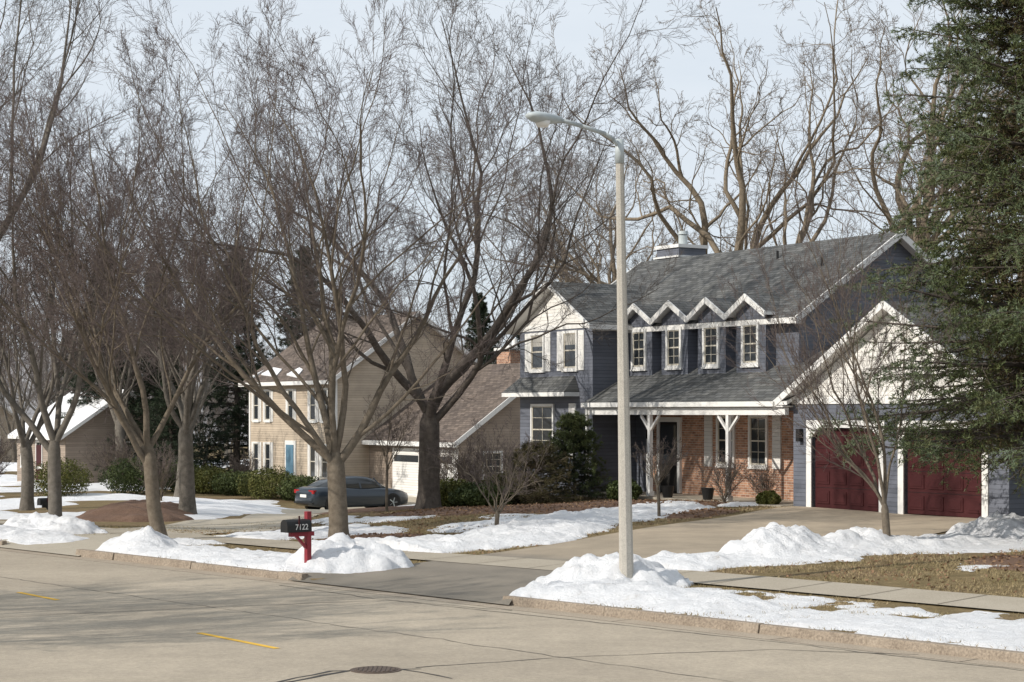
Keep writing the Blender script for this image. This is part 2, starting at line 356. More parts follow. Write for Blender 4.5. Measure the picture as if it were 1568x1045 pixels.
def mulch(x,y):
    h=np.full(x.shape,-1.); n=fbm(x,y,1.2,40)
    for (x0,y0,x1,y1,w,H) in [(10.2,33.2,14,32,1.9,.07),(-12.8,64,-11.5,55,1.9,.4),(-1.5,52,2.6,52.6,2.2,.12),(-3.2,43.5,-3.6,41.5,1.1,.04),(1.5,53.5,5.5,52.8,1.3,.06),(-4.5,56,-1.5,58,2,.06),(4.5,47.5,5.3,49,.8,.05)]:
        c=capsule(x,y,x0,y0,x1,y1,w)+(n-.5)*.9; h=np.maximum(h,np.where(c>0,.01+H*c,-1))
    return h
drape('mulch_bed',mulch,(-17,17,29,68),.14,mul)
def litter(name,n,seed):
    r=np.random.RandomState(seed); s=r.uniform(-20,12,n); t=r.uniform(5.2,24,n)
    x,y=W(s,t); k=(mulch(x,y)>0)|(r.rand(n)<.25)
    lo=np.interp(t,[0,2,8,17,30],[-5.6,-5.3,-6.8,-9.4,-9.5]); hi=np.interp(t,[0,4.8,8,14,30],[.5,-1.5,-1.7,-1.2,8])
    k&=~((s>lo)&(s<hi)); x=x[k];y=y[k];n=len(x); z=G(x,y)+np.maximum(mulch(x,y),0)+.01
    a=nrm(r.normal(size=(n,3))*[1,1,.3])*.045; b=nrm(np.cross(a,r.normal(size=(n,3))))*.02; P=np.stack([x,y,z+.01],1)
    V=np.stack([P-a,P+b,P+a,P-b],1).reshape(-1,3)
    npmesh(name,V,np.arange(4*n).reshape(n,4),vary_mat('dead_leaves',(.10,.05,.03),(.20,.12,.07),(.32,.22,.13),2,.8))
litter('fallen_leaves',30000,9)
def blades(name,n,seed):
    r=np.random.RandomState(seed); s=r.uniform(-22,12,n); t=r.uniform(.2,20,n)
    x,y=W(s,t)
    k=fbm(x,y,.9,60)>.40; s=s[k];t=t[k];x=x[k];y=y[k]
    lo=np.interp(t,[0,2,8,17,30],[-5.6,-5.3,-6.8,-9.4,-9.5]); hi=np.interp(t,[0,4.8,8,14,30],[.5,-1.5,-1.7,-1.2,8])
    kk=~((s>lo)&(s<hi)); kk&=~((s<-13)&(s>-17.5)&(t<5)); kk&=~((t>3.4)&(t<5)); x=x[kk];y=y[kk]; n=len(x)
    z=G(x,y); h=r.uniform(.02,.06,n); a=r.uniform(0,6.28,n); w=.008
    dx=np.cos(a)*w; dy=np.sin(a)*w; lx=r.normal(0,.03,n); ly=r.normal(0,.03,n)
    V=np.stack([np.stack([x-dx,y-dy,z],1),np.stack([x+dx,y+dy,z],1),np.stack([x+lx,y+ly,z+h],1)],1).reshape(-1,3)
    npmesh(name,V,np.arange(3*n).reshape(n,3),vary_mat('dry_grass',(.15,.13,.055),(.28,.22,.12),(.36,.28,.17),.8,.8))
blades('grass',180000,4)

# ------------------------------------------------------------------ bare trees
def grow(r,P,Dr,L,R0,R1,n,wig,up,pw=1.):
    pts=[P];D0=nrm(Dr);dirs=[D0]
    for i in range(n):
        D0=nrm(D0+r.normal(0,wig,D0.shape)+np.array([0,0,up])); P=P+D0*(L/n)[:,None]; pts.append(P); dirs.append(D0)
    k=(1-np.linspace(0,1,n+1)[None])**pw; return np.stack(pts,1), R1[:,None]+(R0-R1)[:,None]*k, np.stack(dirs,1)
def kids(r,pts,rad,dirs,L,c,t0,t1,ang,lf,taper=.5,flat=None):
    Nn,n1,_=pts.shape; t=t0+(t1-t0)*((np.arange(c)[None]+r.rand(Nn,c))/c)
    q=t*(n1-1); i=np.minimum(q.astype(int),n1-2); f=(q-i)[...,None]; a=np.arange(Nn)[:,None]
    P=pts[a,i]*(1-f)+pts[a,i+1]*f; T=dirs[a,i+1]; R=(rad[a,i]*(1-f[...,0])+rad[a,i+1]*f[...,0])
    v=r.normal(size=T.shape)
    if flat is not None: v[...,2]*=flat
    v=nrm(v-(v*T).sum(-1,keepdims=True)*T); an=ang*r.uniform(.6,1.35,t.shape)[...,None]
    Dd=np.cos(an)*T+np.sin(an)*v; Ln=L[:,None]*lf*(1-taper*t)*r.uniform(.6,1.3,t.shape)
    return P.reshape(-1,3),Dd.reshape(-1,3),Ln.ravel(),R.ravel()
def tubes(pts,rad,k):
    Nn,n,_=pts.shape; T=np.gradient(pts,axis=1); T=nrm(T)
    ref=np.where(np.abs(T[:,:1,2:3])>.8,np.array([1.,0,0]),np.array([0,0,1.])); A=nrm(np.cross(T,np.broadcast_to(ref,T.shape))); B=np.cross(T,A)
    th=np.arange(k)*2*np.pi/k
    V=pts[:,:,None]+rad[:,:,None,None]*(A[:,:,None]*np.cos(th)[:,None]+B[:,:,None]*np.sin(th)[:,None])
    idx=np.arange(Nn*n*k).reshape(Nn,n,k); j=np.roll(idx,-1,axis=2)
    F=np.stack([idx[:,:-1],j[:,:-1],j[:,1:],idx[:,1:]],-1).reshape(-1,4)
    return V.reshape(-1,3),F
def cat(parts):
    Vs=[];Fs=[];o=0
    for V,F in parts: Vs.append(V);Fs.append(F+o);o+=len(V)
    return np.concatenate(Vs),np.concatenate(Fs)
def tree_mesh(seed,trunk=(2.2,.28),lean=(0,0),limbs=None,nl=7,LL=8.5,spread=.55,wig=.10,up=.045,c=(7,7,6,4),lf=(.58,.6,.58,.6),ang=.62,minr=.0036,upl=(.06,.06,.05,.03),lr=.44,kr=.0062,nf=3,fr_=.55):
    r=np.random.RandomState(seed); parts=[]
    th,tr=trunk
    P,R,Dr=grow(r,np.array([[0,0,-.25]]),np.array([[lean[0],lean[1],1.]]),np.array([th+.25]),np.array([tr*1.0]),np.array([tr*.85]),8,.03,0.02)
    R[0,0]*=1.5;R[0,1]*=1.15; R[0,-1]*=.55; parts.append(tubes(P,R,14))
    if limbs is None:
        limbs=[]
        for i in range(nl):
            a=i*2.4+r.uniform(-.4,.4); sp=spread*r.uniform(.35,1.2); limbs.append((math.cos(a)*sp,math.sin(a)*sp,1,r.uniform(.8,1.1)))
    n=len(limbs); Ld=np.array([l[:3] for l in limbs],float); Lk=np.array([l[3] for l in limbs])*LL
    st_=P[0,-1]-np.array([0,0,1])*(.06+r.uniform(0,.2*th,n))[:,None]
    br=np.full(n,tr*lr)*r.uniform(.7,1.15,n)*np.sqrt(Lk/LL)
    p1,r1,d1=grow(r,st_,Ld,Lk,br,br*.05+minr,16,wig,up,1.15); parts.append(tubes(p1,r1,9)); L=Lk
    P_,D_,L_,R_=kids(r,p1,r1,d1,L,nf,.10,.6,ang*.7,.85,.55); R_=R_*fr_
    p2,r2,d2=grow(r,P_,D_,L_,R_,R_*.06+minr,12,wig*1.1,up*1.3,1.1); parts.append(tubes(p2,r2,7))
    lev=[(p1,r1,d1,L),(p2,r2,d2,L_)]; ns=(8,5,3,2); sd=(5,4,3,3); nb=0
    for li in range(4):
        nxt=[]
        for (p,rr,d,l) in lev:
            P_,D_,L_,R_=kids(r,p,rr,d,l,c[li],.15 if li==0 else .1,1.,ang,lf[li]*(.75 if li==0 else 1),.5)
            R_=np.clip(np.minimum(R_*.6,L_*kr+minr),minr,None)
            q,rq,dq=grow(r,P_,D_,L_,R_,np.maximum(R_*.2,minr*.6),ns[li],wig*1.3,upl[li]); parts.append(tubes(q,rq,sd[li])); nxt.append((q,rq,dq,L_))
        lev=nxt
        if li==0: nb=sum(len(p[1]) for p in parts)
    V,F=cat(parts); mi=np.zeros(len(F),int); mi[nb:]=1
    return V,F,mi
barkA=M_bark('bark_gray',(.095,.084,.070),(.19,.17,.145))
barkB=M_bark('bark_brown_gray',(.105,.085,.064),(.20,.168,.13))
barkC=M_bark('bark_tan',(.15,.12,.088),(.26,.215,.16))
barkD=M_bark('bark_dark',(.066,.055,.047),(.135,.115,.098))
twigA=M_bark('twig_gray',(.11,.096,.088),(.175,.155,.142),0); twigB=M_bark('twig_purplish',(.105,.083,.078),(.165,.135,.125),0); twigF=M_bark('twig_far_hazed',(.19,.17,.162),(.26,.235,.222),0)  # far twigs lightened to grey, distance haze put into their colour
twigC=M_bark('twig_tan',(.14,.113,.088),(.22,.18,.145),0)
def put(name,x,y,VF,mat,tw=None,rz=0,s=1,parent=None):
    o=npmesh(name,VF[0],VF[1],[mat,tw or twigA],True,parent,VF[2]); o.location=(x,y,float(G(x,y))); o.rotation_euler=(0,0,rz); o.scale=(s,s,s); return o
T='bare_maple_tree'
put(T,-4.0,42,tree_mesh(11,(2.1,.235),(.02,0),[(-1.0,.05,1,1.1),(-.55,-.35,1,1.05),(-.2,.2,1,1.15),(.10,-.3,1,1.1),(.42,.1,1,1.05),(.75,-.1,1,.95),(-.3,.6,1,1)],LL=8.6),barkB,twigB)
put(T,-8.2,42.8,tree_mesh(12,(2.3,.175),(-.16,0),[(-.85,.0,1,1.05),(-.4,.3,1,1.0),(.05,-.1,1,1.1),(-.5,-.4,1,.95),(.4,.3,1,.9)],LL=7.4,lr=.5),barkB,twigB)
put(T,-11.8,47.4,tree_mesh(13,(2.4,.185),(-.06,0),[(-.8,.1,1,1.05),(-.3,-.3,1,1.0),(.15,.2,1,1.1),(.45,-.2,1,1),(-.2,.5,1,1)],LL=8.2,lr=.5),barkA,twigB)
put('bare_oak_tree',-2.53,55,tree_mesh(14,(3.0,.35),(0,0),[(-.85,.0,1,1.0),(-.35,.35,1,1.05),(.1,-.25,1,1.15),(.5,.1,1,1.1),(.9,-.2,1,.95),(.2,.6,1,1)],LL=11.0,minr=.0045,wig=.13,lr=.4),barkD,twigA)
put(T,-15,47,tree_mesh(15,(3.4,.33),(.05,0),[(.62,-.2,1,1.2),(.25,.1,1,1.1),(-.5,.2,1,1),(.45,-.5,1,1.1)],LL=10.5,c=(7,6,6,4),minr=.004),barkA,twigA)
m6=tree_mesh(16,(3.2,.28),nl=6,LL=8.5,spread=.6,c=(6,6,5,4),minr=.0055); m7=tree_mesh(17,(2.6,.24),nl=5,LL=8.,spread=.5,c=(6,6,5,4),minr=.0055)
o6=put(T,-11,62,m6,barkA,twigB); o7=put(T,-17.5,66,m7,barkA,twigB)
def dup(o,x,y,rz,s,parent=None,name=None):
    d=D.objects.new(name or o.name.split('.')[0],o.data); d.location=(x,y,float(G(x,y))); d.rotation_euler=(0,0,rz); d.scale=(s,s,s); return link(d,parent)
dup(o7,-23.5,80,1,1.1); dup(o6,-14.5,80,2,1.0); dup(o6,-20,94,4,1.1); dup(o7,-9,101.5,3,1.2); dup(o7,-21,58,5,.95)
# near-side trees out of view (their shadows cross the road)
dup(o6,-17.5,24,.7,.95); dup(o7,-13.5,22,2.5,.85)
# cottonwoods behind the house
CW='bare_cottonwood_tree'
cw1=tree_mesh(21,(6.0,.55),(-.05,0),[(-1.0,.0,1,.9),(-.55,.3,1,1.0),(-.15,-.2,1,1.1),(.3,.2,1,1.1),(.75,0,1,1.0)],LL=14.5,wig=.22,up=.08,c=(6,5,5,4),minr=.0072,lr=.5,nf=3,fr_=.7,upl=(.09,.07,.05,.03),kr=.009)
cw2=tree_mesh(22,(7.5,.52),(.03,0),[(-.7,.0,1,1.0),(-.3,.3,1,1.0),(.1,-.2,1,1.1),(.45,.2,1,1.1),(.9,0,1,.9)],LL=14,wig=.22,up=.08,c=(6,5,5,4),minr=.0072,lr=.5,nf=3,fr_=.7,upl=(.09,.07,.05,.03),kr=.009)
oc1=put(CW,9.6,78,cw1,barkC,twigC); oc2=put(CW,16.6,80,cw2,barkC,twigC)
dup(oc1,26,92,2,1.05); dup(oc2,4.5,105,1.2,.9)
# small trees
put('young_crabapple_tree',7.55,36.8,tree_mesh(31,(.95,.085),(.02,0),[(-.6,0,1,.95),(-.3,.3,1,1),(0,-.1,1,1.15),(-.85,-.1,1,.75),(.3,.1,1,.85),(-.12,-.4,1,1)],LL=5.2,up=.07,c=(6,5,5,3),minr=.0028,ang=.5,lr=.42,nf=3),barkB,twigB)
put('small_crabapple_tree',-.37,43.4,tree_mesh(32,(.55,.06),nl=7,LL=2.1,spread=1.0,c=(5,4,4,2),minr=.003,wig=.16,lr=.45,nf=2),barkB,twigB)
put('small_bare_tree',3.8,47.2,tree_mesh(33,(.9,.045),nl=7,LL=1.15,spread=.7,c=(5,4,4,2),minr=.003,lr=.45,nf=2),barkB,twigB)
put('small_bare_tree',-3.7,54,tree_mesh(34,(1.4,.045),nl=6,LL=2.3,spread=.3,c=(5,4,3,3),minr=.0035,lr=.45,nf=2),barkB,twigB)
sh=tree_mesh(35,(.12,.04),nl=14,LL=1.25,spread=.6,c=(4,4,3,2),minr=.0032,lr=.35,nf=2)
osh=put('twig_shrub',6.05,52.0,sh,barkB,twigB)
for (x,y,rz,s) in [(7.1,51.5,1,.8),(-1.2,57.5,2,1.4),(.3,58.5,3,1.2),(-2.2,60,4,1.3),(-12.5,86,2,1.3),(-24,84,.6,2),(-19,88,.6,1.8),(-28,76,.6,2.4),(-14.8,77,2,1.6)]:
    dup(osh,x,y,rz,s)
# distant tree mass
bg=empty('distant_trees')
mb1=tree_mesh(41,(3,.25),nl=5,LL=9,spread=.55,c=(5,5,5,3),minr=.013,nf=2); mb2=tree_mesh(42,(2,.24),nl=6,LL=8,spread=.7,c=(5,5,5,3),minr=.013,nf=2)
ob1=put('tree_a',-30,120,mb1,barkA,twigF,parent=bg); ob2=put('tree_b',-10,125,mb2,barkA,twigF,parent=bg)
r=np.random.RandomState(8)
for i in range(62):
    y=r.uniform(112,210); x=r.uniform(-.34,.34)*y
    if -.2*y<x<-.02*y and y<118: continue
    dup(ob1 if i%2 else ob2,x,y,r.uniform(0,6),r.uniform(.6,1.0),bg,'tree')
# hills
xs=np.linspace(-700,700,160); ys=np.linspace(260,620,30); X,Y=np.meshgrid(xs,ys,indexing='ij')
Z=-3+22*np.exp(-((Y-480)/110)**2)*(.5+fbm(X,Y,.008,3))+fbm(X,Y,.15,6)*3
idx=np.arange(X.size).reshape(X.shape)
npmesh('hills',np.stack([X,Y,Z],-1).reshape(-1,3),np.stack([idx[:-1,:-1],idx[1:,:-1],idx[1:,1:],idx[:-1,1:]],-1).reshape(-1,4),M_noise('hill_woods',(.20,.20,.21),(.29,.28,.28),.05,.95,.6,.5,fine=.6),True)
# ------------------------------------------------------------------ conifers
def conifer(seed,H,Rm,z0,nb,c2,c3,nd,nl,nw,droop=-.12,pw=.75,vlo=.72,l2=.36):
    r=np.random.RandomState(seed)
    P,R,Dr=grow(r,np.array([[0,0,-.2]]),np.array([[0,0,1.]]),np.array([H]),np.array([H*.018]),np.array([.02]),12,.004,0)
    wood=[tubes(P,R,8)]
    z=z0+(H*.98-z0)*np.sort(r.rand(nb))**.95; a=np.arange(nb)*2.399+r.normal(0,.3,nb)
    L=Rm*(1-z/H)**pw*r.uniform(vlo,1.12,nb)+.15
    up=np.interp(z/H,[0,.5,1],[droop,droop*.2+.1,.6])
    Dd=np.stack([np.cos(a),np.sin(a),up],1); P0=np.stack([0*z,0*z,z],1)
    p,rr,d=grow(r,P0,Dd,L,L*.012+.008,L*0+.006,7,.05,.015); wood.append(tubes(p,rr,4))
    P_,D_,L_,R_=kids(r,p,rr,d,L,c2,.18,1.,.85,l2,.65,flat=.3); D_[:,2]-=.16
    q,rq,dq=grow(r,P_,D_,L_,R_*.5+.003,R_*0+.003,4,.07,-.03); wood.append(tubes(q,rq,3))
    P3,D3,L3,R3=kids(r,q,rq,dq,L_,c3,.1,1.,.8,.5,.5,flat=.6); L3=np.maximum(L3,.09); D3[:,2]-=.12
    q3,rq3,dq3=grow(r,P3,D3,L3,R3*0+.004,R3*0+.002,2,.05,0)
    def needles(q,m):
        Nn,n1,_=q.shape; t=r.rand(Nn,m)*(n1-1); i=np.minimum(t.astype(int),n1-2); f=(t-i)[...,None]; a=np.arange(Nn)[:,None]
        P=q[a,i]*(1-f)+q[a,i+1]*f; Tn=nrm(q[a,i+1]-q[a,i]); v=nrm(r.normal(size=P.shape)); v[...,2]+=.25
        Dn=nrm(Tn*.7+v*.8); s=nrm(np.cross(Dn,r.normal(size=Dn.shape)))*nw/2; l=nl*r.uniform(.7,1.2,P.shape[:2])[...,None]
        return np.stack([P-s,P+s,P+Dn*l],2).reshape(-1,3)
    A=needles(q,nd); B=needles(q3,nd); NV=np.concatenate([A,B]); n=len(NV)//3
    rad=np.hypot(NV[::3,0],NV[::3,1]); lim=Rm*(1-np.clip(NV[::3,2]/H,0,1))**pw
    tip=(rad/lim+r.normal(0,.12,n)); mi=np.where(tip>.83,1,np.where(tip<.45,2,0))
    return cat(wood),(NV,np.arange(3*n).reshape(-1,3),mi)
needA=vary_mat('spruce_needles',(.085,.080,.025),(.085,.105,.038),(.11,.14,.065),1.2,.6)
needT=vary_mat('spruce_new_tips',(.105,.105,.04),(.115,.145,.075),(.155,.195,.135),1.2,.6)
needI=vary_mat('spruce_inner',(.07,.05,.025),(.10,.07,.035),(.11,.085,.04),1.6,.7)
needB=vary_mat('dark_needles',(.018,.028,.014),(.03,.045,.024),(.05,.068,.035),1.5,.6)
needJ=vary_mat('bush_needles',(.03,.042,.018),(.045,.062,.028),(.07,.09,.045),1.5,.6)
needC=vary_mat('juniper_needles',(.09,.06,.035),(.10,.09,.04),(.15,.12,.06),1.2,.6)
def putcon(name,x,y,data,nm,bm=barkD,rz=0,s=1):
    if not isinstance(nm,(list,tuple)): nm=[nm]*3
    e=empty(name,(x,y,float(G(x,y))),rz); e.scale=(s,s,s)
    a=npmesh('trunk_and_branches',*data[0],bm,True,e); b=npmesh('needles',data[1][0],data[1][1],nm,False,e,data[1][2]); return e,a.data,b.data
def dupcon(name,x,y,src,rz,s):
    e=empty(name,(x,y,float(G(x,y))),rz); e.scale=(s,s,s)
    link(D.objects.new('trunk_and_branches',src[1]),e); link(D.objects.new('needles',src[2]),e)
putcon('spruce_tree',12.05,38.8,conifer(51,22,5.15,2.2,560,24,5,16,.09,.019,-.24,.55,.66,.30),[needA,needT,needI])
cd=conifer(52,13,3.0,.3,240,11,4,9,.16,.035,-.15,.8)
s1=putcon('pine_tree',-15.2,101,cd,needB)
dupcon('pine_tree',-18.7,96,s1,1,.9); dupcon('pine_tree',-22,99,s1,2,1.0); dupcon('pine_tree',-17.4,93.4,s1,3,.6); dupcon('pine_tree',-2,112,s1,2,.85); dupcon('pine_tree',1.0,114,s1,4,.8); dupcon('pine_tree',-48,118,s1,4,.8); dupcon('pine_tree',-31,128,s1,4,.8); dupcon('pine_tree',-12.3,108,s1,5,1.05)
putcon('juniper_bush',1.95,57.2,conifer(53,2.6,1.2,.1,110,11,4,10,.08,.016,.0,.6),[needJ,needA,needB])
putcon('weeping_juniper',.75,56.0,conifer(54,1.7,1.4,.1,90,11,4,8,.08,.013,.05,.5),needC,barkB)
def leafy(name,x,y,rx,ry,rz_,n,ls,mat,seed):
    r=np.random.RandomState(seed); v=nrm(r.normal(size=(n,3))); k=r.rand(n,1)**.35
    lump=1+.22*np.sin(v[:,:1]*5+seed)*np.cos(v[:,1:2]*6+seed*2); P=v*k*lump*np.array([rx,ry,rz_])+np.array([0,0,rz_*.85]); P=P[P[:,2]>0]; n=len(P)
    a=nrm(r.normal(size=(n,3)))*ls; b=nrm(np.cross(a,r.normal(size=(n,3))))*ls*.45
    V=np.stack([P-a*.5,P+b,P+a*.5,P-b],1).reshape(-1,3)
    o=npmesh(name,V,np.arange(4*n).reshape(n,4),mat); o.location=(x,y,float(G(x,y)));return o
boxw=vary_mat('boxwood_leaves',(.035,.05,.016),(.065,.085,.027),(.10,.115,.035),2,.6)
yew=vary_mat('yew_leaves',(.10,.09,.02),(.09,.10,.025),(.15,.13,.035),2,.6)
for i,(x,y,a,h) in enumerate([(-15.8,86.5,1.2,.8),(-14.2,85.2,1.1,.7),(-12.6,84,1.2,.6),(-10.8,81.8,1.3,.75),(-9.3,80.9,1.1,.6),(-1.9,56.6,.8,.45),(-1.0,55.6,.9,.4),(-.1,57.4,1.0,.5),(3.4,55.6,.5,.35),(7.2,51.3,.3,.22),(-17.5,84,1.3,.9),(-20,81,1.4,.9)]):
    leafy('evergreen_shrub',x,y,a,a,h,8000,.07,yew if i%2 else boxw,60+i)

# ------------------------------------------------------------------ house parts
def win(mb,tr,u,z0,z1,w,shut=0,mull=True,blind=0,sm_=white,trim=.045,sash=cream):
    def bx(u0,u1,v0,v1,w0,w1,mat):
        mb.hexa([tr(u0,v0,w0),tr(u1,v0,w0),tr(u1,v1,w0),tr(u0,v1,w0),tr(u0,v0,w1),tr(u1,v0,w1),tr(u1,v1,w1),tr(u0,v1,w1)],mat)
    a=u-w/2;b=u+w/2;t=trim
    bx(a,b,z0,z1,.004,.015,glass)
    if blind: bx(a+t,b-t,z1-(z1-z0)*blind,z1-t,.0155,.018,curt)
    bx(a-.03,a+t,z0-.04,z1+.04,.0,.06,white);bx(b-t,b+.03,z0-.04,z1+.04,.0,.06,white)
    bx(a+t,b-t,z1-t,z1+.04,.0,.058,white);bx(a-.05,b+.05,z0-.09,z0-.041,0,.08,white);bx(a+t,b-t,z0-.04,z0+t*.8,.0,.057,white)
    bx(a+t,a+t+.04,z0+t,z1-t,.0155,.035,sash);bx(b-t-.04,b-t,z0+t,z1-t,.0155,.035,sash)
    bx(a+t+.04,b-t-.04,z0+t*.8,z0+t+.04,.0155,.034,sash);bx(a+t+.04,b-t-.04,z1-t-.035,z1-t,.0155,.034,sash)
    zm=(z0+z1)/2; bx(a+t+.04,b-t-.04,zm-.022,zm+.022,.0155,.04,sash)
    if mull:
        bx(u-.009,u+.009,z0+t,z1-t,.016,.03,sash)
        for zz in (z0+(z1-z0)*.28,z0+(z1-z0)*.74): bx(a+t,b-t,zz-.009,zz+.009,.016,.029,sash)
    if shut:
        for s0,s1 in ((a-.05-shut,a-.05),(b+.05,b+.05+shut)):
            bx(s0,s1,z0-.05,z1+.03,.0,.03,sm_)
            for k in (0,1):
                zz0=z0+.02+k*(z1-z0)*.5; zz1=zz0+(z1-z0)*.5-.1
                n=int((zz1-zz0)/.05)
                for j in range(n): bx(s0+.05,s1-.05,zz0+j*.05,zz0+j*.05+.03,.03,.042,sm_)
def roofslab(mb,p,th,top,edge):
    q=[(a[0],a[1],a[2]-th) for a in p]
    mb.add(list(p),[(0,1,2,3)],top); mb.add(list(p)+q,[(4,5,6,7),(0,1,5,4),(1,2,6,5),(2,3,7,6),(3,0,4,7)],edge)
A=empty('gray_house',(8.2,50,.55),math.atan2(-.849,.528))
fr=lambda y0:(lambda u,v,w:(u,y0-w,v)); sd_=lambda x0:(lambda u,v,w:(x0+w,u,v))
mb=MB()
mb.box(-15,-2.5,1.7,9.1,2.6,5.5,purple)
mb.box(-15,-9.95,1.7,9.1,-.9,2.598,purple)
mb.box(-9.95,-.77,1.72,9.1,-.9,2.598,brick)
mb.prism([(-2.5,1.7,5.5),(-2.5,9.1,5.5),(-2.5,5.4,7.85)],(-12.5,0,0),purple)
mb.box(-15,-10.6,0,1.7,-.9,5.4,purple)
mb.prism([(-15,.0,5.4),(-10.6,.0,5.4),(-12.8,.0,6.66)],(0,1.69,0),whites)
DX=(-9.85,-7.98,-6.1,-4.22)
for x in DX:
    mb.prism([(x-.68,1.32,3.6),(x+.68,1.32,3.6),(x+.68,1.32,5.5),(x,1.32,5.88),(x-.68,1.32,5.5)],(0,.7,0),purple)
for a,b in ((-.77,-.0),(2.65,3.55),(6.25,7.1)): mb.box(a,b,0,.25,-.9,2.14,purple)
mb.box(-.77,7.1,0,.25,2.14,2.87,purple)
mb.box(-.77,-.52,.25,7.5,-.9,2.87,purple); mb.box(6.85,7.1,.25,7.5,-.9,2.87,purple); mb.box(-.52,6.85,7.25,7.5,-.9,2.87,purple)
mb.prism([(-.77,0.0,2.87),(7.1,0.0,2.87),(3.165,0.0,5.22)],(0,.25,0),whites)
mb.box(-.5,6.83,.6,.65,-.1,2.8,dark)
mb.done('walls',A)
mb=MB(); th=.16
def zr(y): return 5.56+.654*(y-1.7)
roofslab(mb,[(-15.35,1.3,zr(1.3)),(-2.2,1.3,zr(1.3)),(-2.2,5.4,zr(5.4)),(-15.35,5.4,zr(5.4))],th,shX,white)
roofslab(mb,[(-2.2,9.5,zr(1.3)),(-15.35,9.5,zr(1.3)),(-15.35,5.4,zr(5.4)),(-2.2,5.4,zr(5.4))],th,shX,white)
zb=5.58
roofslab(mb,[(-15.35,-.35,zb-.21),(-12.8,-.35,zb+1.32),(-12.8,4.3,zb+1.32),(-15.35,4.3,zb-.21)],.14,shY,white)
roofslab(mb,[(-12.8,-.35,zb+1.32),(-10.25,-.35,zb-.21),(-10.25,4.3,zb-.21),(-12.8,4.3,zb+1.32)],.14,shY,white)
for x in DX:
    pk=6.05;e=5.50
    roofslab(mb,[(x-.925,1.1,e),(x,1.1,pk),(x,2.6,pk),(x-.925,2.6,e)],.09,shY,white)
    roofslab(mb,[(x,1.1,pk),(x+.925,1.1,e),(x+.925,2.6,e),(x,2.6,pk)],.09,shY,white)
roofslab(mb,[(-10.6,-.38,2.86),(-.6,-.38,2.86),(-.6,1.72,3.95),(-10.6,1.72,3.95)],.1,shX,white)
roofslab(mb,[(-2.49,1.72,3.95),(.2,1.72,3.95),(.2,2.9,4.56),(-2.49,2.9,4.56)],.1,shX,white)
roofslab(mb,[(-1.15,-.35,2.86),(3.165,-.35,5.42),(3.165,8,5.42),(-1.15,8,2.86)],.14,shY,white)
roofslab(mb,[(3.165,-.35,5.42),(7.48,-.35,2.86),(7.48,8,2.86),(3.165,8,5.42)],.14,shY,white)
mb.add([(-14.95,-.02,3.75),(-11.6,-.02,3.75),(-11.35,-.62,3.22),(-15.2,-.62,3.22)],[(0,1,2,3)],shX)
mb.add([(-14.95,-.02,3.75),(-15.2,-.62,3.22),(-15.2,-.02,3.22)],[(0,1,2)],shX); mb.add([(-11.6,-.02,3.75),(-11.35,-.62,3.22),(-11.35,-.02,3.22)],[(0,1,2)],shX)
mb.done('roof',A)
mb=MB()
for (x,y) in ((-6.9,4.6),(-4.0,3.9)): mb.cyl((x,y,zr(y)-.1),(x,y,zr(y)+.25),.04,.04,10,black)
mb.done('roof_vents',A)
mb=MB()
mb.box(-15.2,-11.35,-.62,-.0,3.08,3.215,white)
def rake(x,y0,z0,y1,z1,h=.2): mb.beam((x,y0,z0-h),(x,y1,z1-h),(.05,0,0),(0,0,h+.02),white)
rake(-2.2,1.28,zr(1.3),5.4,zr(5.4)); rake(-2.2,9.52,zr(1.3),5.4,zr(5.4)); rake(-15.4,1.28,zr(1.3),5.4,zr(5.4))
def rakef(y,x0,z0,x1,z1,h=.2): mb.beam((x0,y,z0-h),(x1,y,z1-h),(0,-.05,0),(0,0,h+.02),white)
rakef(-.35,-15.37,zb-.22,-12.8,zb+1.32,.13);rakef(-.352,-10.23,zb-.22,-12.8,zb+1.32,.13)
for x in DX:
    rakef(1.1,x-.92,5.5,x,6.05,.17); rakef(1.098,x+.92,5.5,x,6.05,.17)
rakef(-.35,-1.17,2.85,3.165,5.42,.18); rakef(-.352,7.5,2.85,3.165,5.42,.18)
mb.box(-10.6,-1.1,-.46,-.382,2.72,2.86,white)
mb.box(-10.6,-.78,-.30,-.16,2.48,2.68,white)
mb.box(-10.6,-.78,-.38,1.7,2.70,2.74,white)
mb.box(-15.0,-10.6,-.03,-.001,5.30,5.46,white)
mb.box(-10.599,-10.57,-.03,1.3,5.2,5.38,white)
mb.box(-.8,7.12,-.04,-.002,2.78,2.95,white)
mb.box(-10.25,-10.2,-.4,1.3,5.22,5.36,white)
mb.box(-2.55,-2.3,1.28,1.7,5.12,5.3,white)
mb.box(-10.52,-10.43,-.34,-.25,-.1,2.68,white)
for a,b in ((0,2.65),(3.55,6.25)):
    mb.box(a-.2,a+.0,-.035,.1,-.1,2.34,white); mb.box(b,b+.2,-.035,.1,-.1,2.34,white); mb.box(a,b,-.034,.1,2.14,2.34,white)
    mb.prism([(a,-.03,1.88),(a+.32,-.03,2.14),(a,-.03,2.14)],(0,.12,0),white); mb.prism([(b,-.03,1.88),(b,-.03,2.14),(b-.32,-.03,2.14)],(0,.12,0),white)
for x in (-7.15,-3.34):
    mb.box(x-.06,x+.06,-.29,-.17,0,2.48,white); mb.box(x-.09,x+.09,-.32,-.14,0,.15,white)
    for sgn in (-1,1):
        mb.beam((x+sgn*.05,-.27,1.98),(x+sgn*.46,-.27,2.40),(0,.08,0),(0,0,.09),white)
mb.box(-9.33,-9.2,1.62,1.72,0,2.25,white); mb.box(-8.25,-8.12,1.62,1.72,0,2.25,white); mb.box(-9.35,-8.1,1.61,1.72,2.25,2.4,white)
mb.box(-9.95,-9.86,1.66,1.72,-.1,2.6,white)
mb.done('trim',A)
mb=MB()
